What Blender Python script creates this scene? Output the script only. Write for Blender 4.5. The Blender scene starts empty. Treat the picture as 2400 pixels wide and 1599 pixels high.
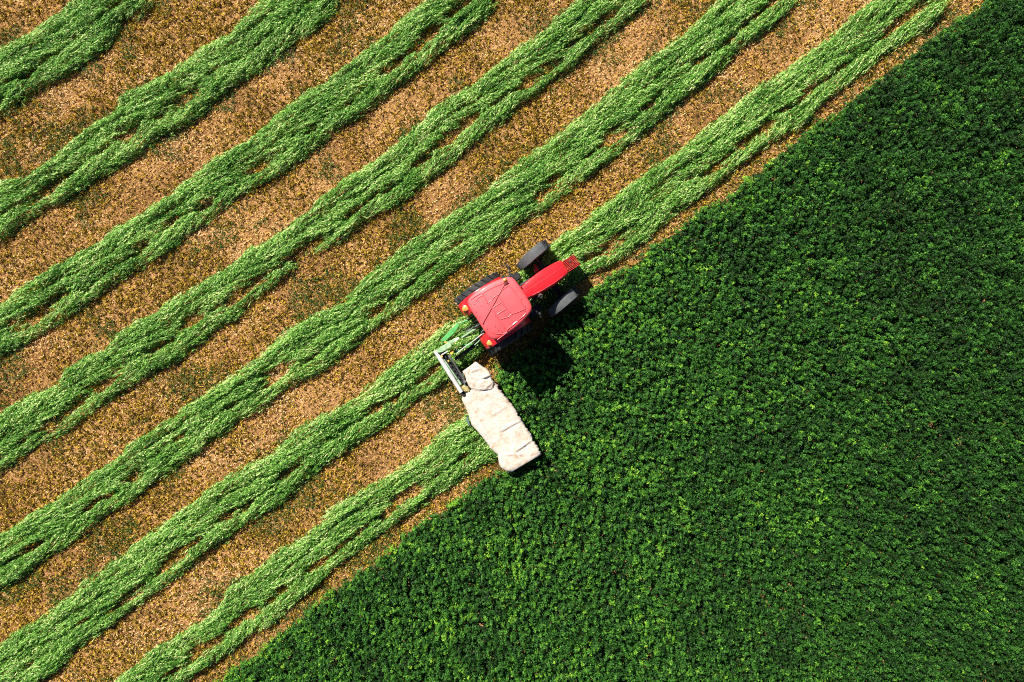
import bpy, bmesh, math
import numpy as np
from mathutils import Vector, Matrix

# ------------------------------------------------------------------ camera, sky, sun, exposure
S = bpy.context.scene
COL = S.collection
H = 22.22            # flying height of the camera above the soil, metres
PPM = 72.0           # photograph pixels per metre on the soil
cam = bpy.data.cameras.new("camera")
cam.lens = 24.0
cam.sensor_width = 36.0
cam.clip_end = 800
camo = bpy.data.objects.new("camera", cam)
camo.location = (0, 0, H)
camo.rotation_euler = (0, 0, 0)
COL.objects.link(camo)
S.camera = camo

SUN_DIR = Vector((-1.38, 1.78, 2.20)).normalized()
EL = math.asin(SUN_DIR.z)
AZ = math.atan2(SUN_DIR.x, SUN_DIR.y)
world = bpy.data.worlds.new("World")
S.world = world
world.use_nodes = True
wn = world.node_tree.nodes
wl = world.node_tree.links
bg = wn["Background"]
sky = wn.new("ShaderNodeTexSky")
sky.sky_type = 'NISHITA'
sky.sun_disc = False
sky.sun_elevation = EL
sky.sun_rotation = AZ
sky.air_density = 0.55
sky.dust_density = 0.25
sky.altitude = 800
wl.new(sky.outputs[0], bg.inputs[0])
bg.inputs[1].default_value = 0.05
sun = bpy.data.lights.new("sun", 'SUN')
sun.energy = 5.0
sun.angle = math.radians(0.5)
sun.color = (1.0, 0.95, 0.87)
suno = bpy.data.objects.new("sun", sun)
suno.rotation_euler = SUN_DIR.to_track_quat('Z', 'Y').to_euler()
suno.location = (-14, 18, 22)
COL.objects.link(suno)
S.view_settings.view_transform = 'Standard'
S.view_settings.look = 'None'
S.view_settings.exposure = 0.95
S.view_settings.gamma = 1.0
S.cycles.use_denoising = False
S.cycles.filter_width = 1.05
S.cycles.max_bounces = 6

# ------------------------------------------------------------------ helpers
def WP(px, py, z=0.0):
    """photograph pixel (2400 x 1599) -> world point at height z"""
    k = (H - z) / H / PPM
    return Vector(((px - 1200.0) * k, (799.5 - py) * k, z))

HEAD = math.radians(33.4)
FX, FY = math.cos(HEAD), math.sin(HEAD)
TORG = Vector((-0.561, 0.852, 0.0))
def to_local(v):
    d = v - TORG
    return Vector((d.x * FX + d.y * FY, -d.x * FY + d.y * FX, v.z))
def ZL(x, y, z):
    """pixel of the tractor close-up -> point in the tractor's own frame"""
    return to_local(WP(980 + x * .19133, 540 + y * .19133, z))

def tag(o, label=None, cat=None, group=None, kind=None):
    if label: o['label'] = label
    if cat: o['category'] = cat
    if group: o['group'] = group
    if kind: o['kind'] = kind
    return o

def empty(name, loc=(0, 0, 0), rz=0.0, parent=None):
    o = bpy.data.objects.new(name, None)
    o.location = loc
    o.rotation_euler = (0, 0, rz)
    COL.objects.link(o)
    if parent: o.parent = parent
    return o

def nodes_of(name):
    m = bpy.data.materials.new(name)
    m.use_nodes = True
    nt = m.node_tree
    return m, nt, nt.nodes["Principled BSDF"]

def noise(nt, scale, detail=3, rough=.6, coord='Object', vec=None):
    n = nt.nodes.new("ShaderNodeTexNoise")
    n.inputs["Scale"].default_value = scale
    n.inputs["Detail"].default_value = detail
    n.inputs["Roughness"].default_value = rough
    if vec is None:
        tc = nt.nodes.new("ShaderNodeTexCoord")
        vec = tc.outputs[coord]
    nt.links.new(vec, n.inputs["Vector"])
    return n

def ramp(nt, fac, stops, interp='LINEAR'):
    r = nt.nodes.new("ShaderNodeValToRGB")
    r.color_ramp.interpolation = interp
    els = r.color_ramp.elements
    while len(els) < len(stops): els.new(0.5)
    for e, (p, c) in zip(els, stops):
        e.position = p
        e.color = (c[0], c[1], c[2], 1)
    nt.links.new(fac, r.inputs[0])
    return r

def mixc(nt, fac, a, b, mode='MIX'):
    m = nt.nodes.new("ShaderNodeMix")
    m.data_type = 'RGBA'
    m.blend_type = mode
    if isinstance(fac, (int, float)): m.inputs[0].default_value = fac
    else: nt.links.new(fac, m.inputs[0])
    for i, v in ((6, a), (7, b)):
        if isinstance(v, tuple): m.inputs[i].default_value = (v[0], v[1], v[2], 1)
        else: nt.links.new(v, m.inputs[i])
    return m.outputs[2]

def bump(nt, p, height, strength, dist=0.01):
    b = nt.nodes.new("ShaderNodeBump")
    b.inputs["Strength"].default_value = strength
    b.inputs["Distance"].default_value = dist
    nt.links.new(height, b.inputs["Height"])
    nt.links.new(b.outputs[0], p.inputs["Normal"])

def plain(name, col, rough=.5, metal=0.0, spec=.5, coat=0.0, var=.25, scale=6, bmp=0.0):
    m, nt, p = nodes_of(name)
    n = noise(nt, scale, 5, .65)
    a = tuple(max(0, c * (1 - var)) for c in col)
    b = tuple(min(1, c * (1 + var * .6)) for c in col)
    r = ramp(nt, n.outputs[0], [(.3, a), (.7, b)])
    nt.links.new(r.outputs[0], p.inputs["Base Color"])
    p.inputs["Roughness"].default_value = rough
    p.inputs["Metallic"].default_value = metal
    p.inputs["Specular IOR Level"].default_value = spec
    p.inputs["Coat Weight"].default_value = coat
    p.inputs["Coat Roughness"].default_value = .12
    if bmp:
        n2 = noise(nt, scale * 12, 3)
        bump(nt, p, n2.outputs[0], bmp, .004)
    return m

def leafmat(name, stops, rough=.45, transl=.3, spec=.4, patch=None):
    """foliage: colour comes from each leaf's own tint; thin leaves let some light through"""
    m, nt, p = nodes_of(name)
    at = nt.nodes.new("ShaderNodeAttribute")
    at.attribute_name = "tint"
    r = ramp(nt, at.outputs["Fac"], stops)
    col = r.outputs[0]
    if patch:
        n = noise(nt, patch[0], 3, .55)
        rr = ramp(nt, n.outputs[0], [(.38, (1, 1, 1)), (.68, patch[1])])
        col = mixc(nt, 1.0, col, rr.outputs[0], 'MULTIPLY')
    nt.links.new(col, p.inputs["Base Color"])
    p.inputs["Roughness"].default_value = rough
    p.inputs["Specular IOR Level"].default_value = spec
    tr = nt.nodes.new("ShaderNodeBsdfTranslucent")
    c2 = mixc(nt, 1.0, col, (1.0, 1.15, .55), 'MULTIPLY')
    nt.links.new(c2, tr.inputs[0])
    mx = nt.nodes.new("ShaderNodeMixShader")
    mx.inputs[0].default_value = transl
    nt.links.new(p.outputs[0], mx.inputs[1])
    nt.links.new(tr.outputs[0], mx.inputs[2])
    nt.links.new(mx.outputs[0], nt.nodes["Material Output"].inputs["Surface"])
    return m

M = {}
M['roof'] = plain("roof_red", (.80, .085, .095), .55, 0, .4, .1, .14, 5, .25)
M['red'] = plain("red_paint", (.66, .014, .022), .34, 0, .5, .5, .12, 4, .05)
M['weight'] = plain("weight_red", (.60, .015, .03), .5, 0, .5, 0, .25, 9, .2)
M['rubber'] = plain("rubber", (.035, .037, .037), .75, 0, .3, 0, .5, 5, .4)
M['fender'] = plain("grey_plastic", (.09, .098, .10), .6, 0, .4, 0, .35, 5, .4)
M['dark'] = plain("dark_metal", (.025, .026, .028), .5, .3, .4, 0, .4, 8, .2)
M['steel'] = plain("worn_steel", (.42, .40, .38), .38, .9, .5, 0, .3, 10, .2)
M['rim'] = plain("rim_silver", (.5, .5, .48), .45, .3, .5, 0, .2, 5)
M['green'] = plain("green_paint", (.085, .40, .095), .45, 0, .5, .2, .35, 9, .2)
M['teal'] = plain("weathered_green", (.10, .16, .13), .5, 0, .4, 0, .5, 14, .3)
M['pale'] = plain("faded_green", (.30, .46, .26), .5, 0, .4, 0, .45, 12, .3)
M['yellow'] = plain("yellow_paint", (.72, .42, .06), .5, 0, .4, 0, .35, 12, .2)
M['white'] = plain("white_tube", (.60, .58, .54), .5, 0, .4, 0, .14, 9, .2)
M['gear'] = plain("dusty_gearbox", (.42, .35, .14), .7, 0, .3, 0, .6, 18, .6)
M['hose'] = plain("black_hose", (.02, .02, .02), .5)
M['bolt'] = plain("bolt_dark", (.16, .01, .012), .6)

def lampmat():
    m, nt, p = nodes_of("amber_lens")
    n = noise(nt, 40, 2)
    r = ramp(nt, n.outputs[0], [(.3, (.85, .22, .03)), (.7, (1.0, .42, .12))])
    nt.links.new(r.outputs[0], p.inputs["Base Color"])
    p.inputs["Roughness"].default_value = .2
    p.inputs["Coat Weight"].default_value = .6
    return m
M['amber'] = lampmat()
def glassmat():
    m, nt, p = nodes_of("tinted_glass")
    p.inputs["Base Color"].default_value = (.10, .14, .13, 1)
    p.inputs["Roughness"].default_value = .03
    p.inputs["Transmission Weight"].default_value = .9
    p.inputs["IOR"].default_value = 1.1
    return m
M['glass'] = glassmat()

def canvasmat():
    m, nt, p = nodes_of("dirty_canvas")
    tc = nt.nodes.new("ShaderNodeTexCoord")
    n = noise(nt, 2.4, 6, .68, vec=tc.outputs['Object'])
    r = ramp(nt, n.outputs[0], [(.30, (.42, .30, .21)), (.40, (.53, .43, .345)), (.54, (.56, .49, .42)), (.8, (.61, .57, .515))])
    n2 = noise(nt, 5.5, 5, .7, vec=tc.outputs['Object'])
    st = ramp(nt, n2.outputs[0], [(.53, (0, 0, 0)), (.70, (.75, .75, .75))])
    c = mixc(nt, st.outputs[0], r.outputs[0], (.36, .20, .09))
    n4 = noise(nt, 26, 4, .6, vec=tc.outputs['Object'])
    st2 = ramp(nt, n4.outputs[0], [(.60, (1, 1, 1)), (.74, (.62, .55, .48))])
    c = mixc(nt, 1.0, c, st2.outputs[0], 'MULTIPLY')
    nt.links.new(c, p.inputs["Base Color"])
    p.inputs["Roughness"].default_value = .75
    p.inputs["Specular IOR Level"].default_value = .2
    n3 = noise(nt, 16, 5, .65, vec=tc.outputs['Object'])
    bump(nt, p, n3.outputs[0], .5, .012)
    return m
M['canvas'] = canvasmat()

def soilmat():
    m, nt, p = nodes_of("field_soil")
    tc = nt.nodes.new("ShaderNodeTexCoord")
    v = tc.outputs['Object']
    big = noise(nt, .35, 4, .6, vec=v)
    fine = noise(nt, 9, 6, .75, vec=v)
    spk = noise(nt, 34, 3, .7, vec=v)
    a = ramp(nt, fine.outputs[0], [(.33, (.08, .042, .013)), (.43, (.36, .185, .065)), (.53, (.60, .335, .140)), (.70, (.76, .48, .24))])
    b = ramp(nt, spk.outputs[0], [(.38, (.50, .45, .40)), (.52, (1, 1, 1)), (.68, (1.2, 1.1, .95))])
    c = mixc(nt, 1.0, a.outputs[0], b.outputs[0], 'MULTIPLY')
    d = ramp(nt, big.outputs[0], [(.38, (.66, .60, .55)), (.54, (1, 1, 1))])
    c = mixc(nt, 1.0, c, d.outputs[0], 'MULTIPLY')
    nt.links.new(c, p.inputs["Base Color"])
    p.inputs["Roughness"].default_value = .95
    p.inputs["Specular IOR Level"].default_value = .1
    bump(nt, p, spk.outputs[0], 1.0, .06)
    return m
M['soil'] = soilmat()

STR = [(0, (.05, .040, .010)), (.22, (.20, .13, .025)), (.40, (.50, .27, .040)), (.62, (.72, .42, .09)), (.84, (.76, .48, .19)), (1, (.86, .62, .32))]
M['stubble'] = leafmat("stubble_straw", STR, .6, .12, .25)
M['crown'] = leafmat("stubble_crowns", [(0, (.016, .020, .004)), (.34, (.12, .090, .010)), (.62, (.46, .31, .025)), (1, (.84, .58, .07))], .6, .2, .25)
M['swath'] = leafmat("cut_forage", [(0, (.020, .075, .008)), (.28, (.065, .21, .018)), (.55, (.165, .39, .055)), (.80, (.34, .58, .12)), (1, (.78, .82, .38))], .6, .25, .22)
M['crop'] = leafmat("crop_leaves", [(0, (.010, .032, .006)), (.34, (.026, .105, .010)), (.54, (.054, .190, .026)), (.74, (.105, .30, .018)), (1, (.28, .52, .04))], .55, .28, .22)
M['weed'] = leafmat("weed_leaves", [(0, (.015, .045, .008)), (.6, (.045, .12, .018)), (1, (.15, .24, .05))],   .6, .25, .2)

# ------------------------------------------------------------------ numpy tools
class VNoise:
    def __init__(self, seed, n=256):
        self.n = n
        self.t = np.random.RandomState(seed).rand(n, n).astype(np.float32)
    def __call__(self, x, y):
        n = self.n
        xi = np.floor(x).astype(int); yi = np.floor(y).astype(int)
        fx = x - xi; fy = y - yi
        fx = fx * fx * (3 - 2 * fx); fy = fy * fy * (3 - 2 * fy)
        x0 = xi % n; x1 = (xi + 1) % n; y0 = yi % n; y1 = (yi + 1) % n
        t = self.t
        return (t[x0, y0] * (1 - fx) + t[x1, y0] * fx) * (1 - fy) + (t[x0, y1] * (1 - fx) + t[x1, y1] * fx) * fy
def fbm(nz, x, y, oct=3):
    a, s, tot = 1.0, 0.0, 0.0
    for i in range(oct):
        s = s + a * nz(x * 2 ** i + 17.3 * i, y * 2 ** i + 5.1 * i); tot += a; a *= .5
    return s / tot

def quad_mesh(name, V, tint, mat, parent=None):
    """V: (n,4,3) leaf quads -> one mesh object"""
    n = len(V)
    me = bpy.data.meshes.new(name)
    me.vertices.add(n * 4)
    me.vertices.foreach_set("co", V.reshape(-1).astype(np.float32))
    me.loops.add(n * 4)
    me.loops.foreach_set("vertex_index", np.arange(n * 4, dtype=np.int32))
    me.polygons.add(n)
    me.polygons.foreach_set("loop_start", np.arange(0, n * 4, 4, dtype=np.int32))
    me.update(calc_edges=True)
    at = me.attributes.new("tint", 'FLOAT', 'FACE')
    at.data.foreach_set("value", tint.astype(np.float32))
    me.materials.append(mat)
    o = bpy.data.objects.new(name, me)
    COL.objects.link(o)
    if parent: o.parent = parent
    return o

def leaves(c, d, L, W, roll):
    """kite shaped leaves: centre c, long axis d (unit), length, width, roll about d"""
    up = np.zeros_like(d); up[:, 2] = 1
    w = np.cross(d, up); nw = np.linalg.norm(w, axis=1, keepdims=True)
    w = np.where(nw > 1e-4, w / np.maximum(nw, 1e-4), np.array([[1., 0, 0]]))
    n = np.cross(w, d)
    ww = w * np.cos(roll)[:, None] + n * np.sin(roll)[:, None]
    L = L[:, None]; W = W[:, None]
    V = np.stack([c - d * L * .5, c + ww * W * .5 + d * L * .06, c + d * L * .5, c - ww * W * .5 + d * L * .06], 1)
    return V

def inside(poly, x, y):
    r = np.zeros(len(x), bool)
    n = len(poly)
    for i in range(n):
        x0, y0 = poly[i]; x1, y1 = poly[(i + 1) % n]
        if y0 == y1: continue
        c = ((y0 > y) != (y1 > y)) & (x < (x1 - x0) * (y - y0) / (y1 - y0) + x0)
        r ^= c
    return r

rs = np.random.RandomState(11)
n1, n2, n3, n4 = VNoise(1), VNoise(2), VNoise(3), VNoise(4)
XM, YM = 20.0, 14.4

# tiles used while measuring the photograph: name -> origin; scale 0.34
TL = {'00': (0, 0), '10': (800, 0), '20': (1600, 0), '01': (0, 533), '11': (800, 533), '02': (0, 1066), '92': (400, 1066)}
def T(t, *pts):
    ox, oy = TL[t]
    return [(ox + x * .34, oy + y * .34) for x, y in pts]

# ------------------------------------------------------------------ ground
def ground():
    bm = bmesh.new()
    bmesh.ops.create_grid(bm, x_segments=2, y_segments=2, size=150)
    me = bpy.data.meshes.new("ground"); bm.to_mesh(me); bm.free()
    me.materials.append(M['soil'])
    o = bpy.data.objects.new("ground", me); COL.objects.link(o)
    tag(o, kind='structure')
ground()

# ------------------------------------------------------------------ swaths: outlines measured on the photograph
RA = math.radians(36)
CU, SU = math.cos(RA), math.sin(RA)
def uv(x, y): return x * CU + y * SU, -x * SU + y * CU
def xy(u, v): return u * CU - v * SU, u * SU + v * CU

SW = []
SW.append(dict(label="short mown swath crossing the top-left corner, uppermost of the green rows",
 top=T('00', (-260, 540), (0, 350), (150, 260), (350, 110), (500, 0), (760, -200)),
 bot=T('00', (-260, 1020), (0, 820), (120, 740), (250, 640), (450, 550), (620, 420), (750, 330), (850, 180), (1000, 110), (1100, 0), (1350, -200)),
 gaps=T('00', (60, 590), (200, 545), (340, 430), (800, 60)), gs=[(50, 12), (50, 16), (60, 10), (60, 14)]))
SW.append(dict(label="broad ragged mown swath, second green row from the top-left corner",
 top=T('00', (-260, 1400), (-100, 1290), (0, 1240), (180, 1230), (300, 1130), (520, 950), (640, 850), (800, 760), (830, 660), (1000, 590), (1130, 520), (1280, 420), (1400, 320), (1580, 240), (1640, 150), (1800, 0), (2050, -210)),
 bot=T('00', (-260, 1850), (0, 1680), (160, 1568), (350, 1430), (500, 1370), (650, 1260), (950, 1080), (1100, 950), (1250, 900), (1400, 800), (1500, 690), (1620, 600), (1700, 550), (1850, 450), (2050, 300), (2200, 200), (2353, 60), (2600, -160)),
 gaps=T('00', (100, 1440), (350, 1310), (720, 1040), (880, 950), (1130, 790), (1280, 690), (1480, 510), (1780, 330)), gs=[(50, 10), (170, 28), (60, 14), (90, 34), (60, 20), (110, 44), (50, 14), (50, 8)]))
SW.append(dict(label="mown swath from the left edge to the top, third green row from the top-left corner",
 top=T('01', (-260, 720), (-100, 590), (0, 530), (100, 440), (240, 350), (350, 270), (520, 180), (680, 100), (790, 0)) + T('00', (980, 1460), (1150, 1350), (1280, 1240), (1500, 1070), (1700, 970), (1850, 850), (1900, 780), (2100, 640), (2250, 560)) + T('10', (0, 470), (150, 350), (300, 250), (400, 130), (560, 0), (800, -210)),
 bot=T('01', (-260, 1090), (0, 910), (100, 840), (280, 740), (420, 660), (560, 560), (720, 460), (850, 360), (950, 310), (1100, 220), (1250, 110), (1400, 0)) + T('00', (1640, 1370), (1850, 1260), (2050, 1130), (2200, 1010)) + T('10', (0, 890), (160, 800), (350, 640), (500, 530), (620, 440), (730, 330), (870, 250), (1000, 130), (1120, 0), (1330, -190)),
 gaps=T('01', (90, 660), (250, 620), (400, 500), (640, 420), (780, 300), (990, 150)) + T('00', (1200, 1530), (1430, 1420), (1780, 1170), (2150, 910)) + T('10', (60, 720), (330, 490), (400, 440), (530, 340), (620, 250), (850, 40)),
 gs=[(60, 24), (150, 40), (90, 26), (40, 8), (50, 14), (70, 24), (60, 18), (60, 22), (110, 26), (50, 14), (40, 12), (50, 22), (60, 22), (80, 38), (90, 34), (120, 24)]))
SW.append(dict(label="mown swath passing through the middle of the stubble, fourth green row from the top-left corner",
 top=T('01', (-260, 1450), (-100, 1330), (0, 1280), (120, 1210), (240, 1140), (420, 1085), (440, 980), (560, 900), (720, 840), (800, 730), (950, 640), (1080, 590), (1150, 520), (1300, 430), (1450, 340), (1560, 280), (1700, 160), (1850, 80), (1960, 0)) + T('00', (2150, 1420)) + T('10', (0, 1240), (150, 1150), (300, 1060), (450, 920), (560, 830), (620, 740), (740, 680), (850, 620), (950, 550), (1000, 490), (1120, 420), (1200, 330), (1350, 240), (1470, 120), (1590, 20), (1850, -200)),
 bot=T('01', (-260, 1900), (0, 1705), (150, 1600), (250, 1500), (450, 1420), (600, 1320), (800, 1170), (1000, 1050), (1250, 920), (1400, 800), (1500, 700), (1650, 640), (1700, 560), (1850, 430), (2050, 290), (2200, 170)) + T('10', (0, 1680), (130, 1568), (300, 1470), (500, 1360), (560, 1290), (700, 1190), (850, 1060), (1000, 940), (1120, 850), (1250, 720), (1330, 690), (1450, 560), (1600, 470), (1750, 320), (1900, 210), (2100, 80), (2450, -200)),
 gaps=T('01', (180, 1470), (370, 1350), (560, 1220), (700, 1090), (810, 990), (1100, 830), (1200, 780), (1330, 650), (1500, 560), (1650, 470), (1790, 370), (2080, 180)) + T('10', (100, 1460), (200, 1380), (330, 1310), (560, 1110), (740, 960), (870, 850), (1100, 690), (1220, 620), (1310, 560), (1430, 470), (1620, 290), (1700, 230), (1800, 150), (2000, -20)),
 gs=[(50, 20), (150, 32), (70, 26), (120, 40), (50, 20), (90, 18), (50, 18), (100, 32), (60, 12), (120, 42), (70, 34), (130, 38), (70, 24), (80, 18), (70, 14), (90, 20), (120, 42), (110, 24), (80, 14), (60, 14), (90, 28), (90, 32), (60, 18), (60, 26), (90, 28), (60, 20)]))
SW.append(dict(label="mown swath directly above the red tractor, third green row counted from the standing crop",
 top=T('02', (-260, 690), (-100, 600), (0, 540), (130, 470), (250, 380), (380, 310), (420, 260), (560, 180), (620, 120), (760, 50)) + T('01', (850, 1555), (870, 1500), (1000, 1430), (1080, 1360), (1200, 1300), (1240, 1240), (1350, 1180), (1500, 1080), (1650, 970), (1800, 880), (1860, 800), (1960, 700), (2100, 640), (2200, 580)) + T('11', (0, 510), (80, 430), (150, 340), (280, 250), (400, 150), (520, 60), (620, 0)) + T('10', (800, 1440), (950, 1350), (1100, 1210), (1250, 1100), (1400, 990), (1550, 860), (1750, 720), (1900, 580), (2050, 450), (2170, 350)) + T('20', (0, 230), (120, 110), (200, 40), (260, 0), (500, -210)),
 bot=T('02', (-260, 1100), (0, 940), (120, 870), (220, 800), (300, 730), (450, 650), (540, 590), (680, 480), (760, 400), (900, 340), (1000, 260), (1120, 170), (1250, 70), (1370, 0)) + T('01', (1420, 1500), (1550, 1440), (1650, 1330), (1800, 1280), (1870, 1210), (1970, 1110), (2200, 1010)) + T('11', (0, 880), (100, 830), (200, 740), (330, 650), (420, 590), (560, 470), (680, 390), (800, 300), (950, 200), (1100, 90), (1200, 0)) + T('10', (1430, 1450), (1520, 1360), (1700, 1240), (1790, 1170), (1900, 1080), (2050, 950), (2230, 790)) + T('20', (0, 690), (150, 600), (300, 460), (400, 330), (520, 270), (640, 180), (750, 60), (840, 0), (1080, -190)),
 gaps=T('02', (80, 730), (230, 640), (630, 350), (760, 290), (930, 150)) + T('01', (1250, 1440), (1600, 1230), (1900, 1010), (2150, 900)) + T('11', (250, 570), (370, 480), (480, 400), (600, 290), (800, 120)) + T('10', (1400, 1340), (1480, 1240), (1700, 1080), (1860, 960), (2120, 730)) + T('20', (130, 410), (310, 290), (420, 180), (500, 120), (620, 20)),
 gs=[(40, 12), (130, 28), (80, 18), (40, 14), (60, 26), (60, 14), (60, 12), (120, 36), (60, 14), (100, 30), (60, 18), (60, 14), (60, 14), (40, 18), (90, 34), (60, 24), (50, 10), (100, 42), (80, 20), (60, 22), (50, 18), (50, 14), (60, 28), (70, 32)]))
SW.append(dict(label="mown swath running beneath the red tractor from the bottom-left corner to the top edge",
 top=T('02', (-260, 1480), (-100, 1360), (0, 1300), (110, 1210), (260, 1140), (400, 1030), (520, 950), (560, 870), (700, 790), (850, 690), (950, 590), (1050, 520), (1160, 430), (1300, 350), (1400, 260), (1550, 150), (1700, 70), (1850, 0)) + T('01', (2000, 1420), (2200, 1300)) + T('11', (0, 1220), (150, 1120), (230, 1040), (380, 920), (480, 850), (560, 780), (700, 680), (840, 610), (1000, 480), (1200, 320), (1430, 130), (1500, 60), (1620, 0)) + T('10', (1750, 1450), (1900, 1340), (2100, 1180)) + T('20', (0, 1010), (150, 880), (350, 740), (500, 610), (680, 500), (850, 360), (1000, 270), (1060, 200), (1180, 110), (1300, 0), (1540, -210)),
 bot=T('02', (-260, 2000), (150, 1680), (300, 1568), (400, 1500), (500, 1380), (600, 1300), (750, 1200), (850, 1120), (1000, 1020), (1130, 920), (1250, 820), (1400, 690), (1560, 600), (1700, 480), (1850, 400), (2000, 290), (2130, 170)) + T('11', (50, 1540), (160, 1450), (280, 1400), (420, 1290), (500, 1200), (620, 1150), (760, 1060), (900, 930), (1100, 790), (1300, 640), (1500, 490), (1700, 350), (1760, 320), (1900, 250), (2050, 140), (2180, 20)) + T('20', (0, 1450), (150, 1340), (300, 1240), (420, 1130), (600, 1010), (750, 920), (900, 820), (950, 740), (1050, 660), (1150, 590), (1300, 480), (1400, 390), (1550, 290), (1700, 190), (1800, 90), (1920, -10), (2130, -190)),
 gaps=T('02', (220, 1440), (570, 1150), (860, 1010), (960, 910), (1180, 740), (1250, 660), (1350, 600), (1560, 420), (1700, 350), (1980, 130)) + T('11', (250, 1240), (370, 1180), (560, 1050), (650, 970), (1700, 215), (1850, 130)) + T('20', (50, 1225), (190, 1180), (300, 1090), (410, 1000), (560, 870), (700, 760), (820, 680), (880, 620), (990, 550), (1080, 470), (1250, 360), (1420, 220), (1480, 160), (1600, 70), (1900, -160)),
 gs=[(60, 10), (70, 12), (120, 26), (60, 16), (130, 34), (80, 32), (50, 18), (110, 26), (70, 18), (110, 20), (130, 22), (60, 18), (80, 18), (60, 18), (60, 20), (130, 30), (40, 12), (90, 28), (60, 12), (90, 24), (110, 34), (60, 16), (50, 14), (70, 22), (50, 12), (50, 14), (40, 8), (80, 24), (60, 24), (120, 28), (60, 20)]))
SW.append(dict(label="freshly mown swath trailing from the canvas covered mower down to the bottom edge",
 top=T('02', (420, 1830), (780, 1568), (830, 1490), (960, 1440), (1000, 1360), (1150, 1280), (1300, 1190), (1450, 1090), (1530, 990), (1560, 900), (1720, 820), (1830, 740), (1870, 680), (2050, 580), (2200, 470), (2220, 400)) + T('92', (1160, 320), (1300, 250), (1420, 190), (1560, 90), (1700, 0)) + T('11', (640, 1460), (680, 1400), (800, 1320), (960, 1210)),
 bot=T('92', (-260, 1850), (110, 1568), (250, 1480), (420, 1370), (560, 1250), (700, 1180), (800, 1070), (950, 970), (1060, 860), (1200, 740), (1350, 650), (1440, 560), (1550, 490), (1700, 380), (1850, 280), (2050, 150), (2290, 0)),
 gaps=T('92', (20, 1490), (180, 1360), (300, 1290), (470, 1150), (540, 1100), (700, 980), (760, 930), (1010, 760), (1180, 620), (1330, 500), (1500, 390), (1650, 260), (1850, 130), (2000, 20)),
 gs=[(60, 24), (70, 36), (90, 20), (80, 30), (90, 34), (40, 20), (50, 22), (90, 22), (70, 20), (70, 16), (90, 30), (120, 34), (50, 8), (60, 12)]))

def lin(pts):
    P = np.array([uv(*WP(px, py, .08)[:2]) for px, py in pts])
    o = np.argsort(P[:, 0]); P = P[o]
    return P[:, 0], P[:, 1]

def swath_field(sw):
    sw['tu'], sw['tv'] = lin(sw['top'])
    sw['bu'], sw['bv'] = lin(sw['bot'])
    g = [(uv(*WP(px, py, .03)[:2]), a * .37 / PPM, b * .42 / PPM) for (px, py), (a, b) in zip(sw['gaps'], sw['gs'])]
    g.sort(key=lambda e: e[0][0])
    sw['g'] = g
    u0 = max(sw['tu'][0], sw['bu'][0]); u1 = min(sw['tu'][-1], sw['bu'][-1])
    sw['ur'] = (u0, u1)

def height(sw, u, v, raw=False):
    """pile height of the cut material at rotated position (u,v); 0 outside"""
    seed = sw['seed']
    e1 = (n1(u * 1.6 + seed, v * 4) - .5) * .07 + (n2(u * 6 + seed, v * 22) - .5) * .17
    e2 = (n3(u * 1.6 + seed, v * 4) - .5) * .07 + (n4(u * 6 + seed, v * 22) - .5) * .19
    vt = np.interp(u, sw['tu'], sw['tv']) + e1
    vb = np.interp(u, sw['bu'], sw['bv']) + e2
    dt = vt - v; db = v - vb
    gu = np.array([a[0][0] for a in sw['g']]); gv = np.array([a[0][1] for a in sw['g']])
    # relative position of the gap line, so it stays between the edges
    gvt = np.interp(gu, sw['tu'], sw['tv']); gvb = np.interp(gu, sw['bu'], sw['bv'])
    gq = np.clip((gv - gvb) / (gvt - gvb), .22, .62)
    gl = vb + (vt - vb) * np.interp(u, gu, gq) + (n2(u * .8 + seed * 2, v * 0 + seed) - .5) * .08
    w = vt - vb
    # two ridges above the gap line, one below
    edge = np.minimum(dt, db)
    h = np.clip(edge / .20, 0, 1) ** .75
    trench = np.abs(v - gl) / (.05 + .10 * n3(u * 1.1 + seed, v * 0 + 3.3))
    h = h * (0.45 + .55 * np.clip(trench, 0, 1))
    q2 = gl + (vt - gl) * (.46 + .16 * (n4(u * .7 + seed, v * 0) - .5))
    cw = .045 + .05 * n1(u * 1.6 + seed, v * 0 + 8)
    cr = np.clip(np.abs(v - q2) / cw, 0, 1)
    dep = np.clip(n2(u * .9 + seed * 3, v * 0 + 9) * 1.7 - .35, 0, 1) * .75
    h = h * (1 - dep * (1 - cr))
    sh = np.where(v < gl, -.22, np.where(v < q2, .27, .08))
    h = h * (.42 + .90 * fbm(n3, u * .8 + seed, (v + sh * u) * 10, 3))
    # bare patches
    gfac = np.ones_like(h)
    for (c, a, b) in sw['g']:
        ang = math.radians(-4)
        du = u - c[0]; dv = v - c[1]
        rr = np.sqrt((du / a) ** 2 + (dv / b) ** 2) + (n1(u * 3 + seed, (v + .2 * u) * 16) - .5) * 1.2
        gfac = np.minimum(gfac, np.clip((rr - .75) / .55, 0, 1))
    h = h * gfac
    h = np.where((dt > 0) & (db > 0), h, 0)
    return h * .27, gl, q2, vt, vb

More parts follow.
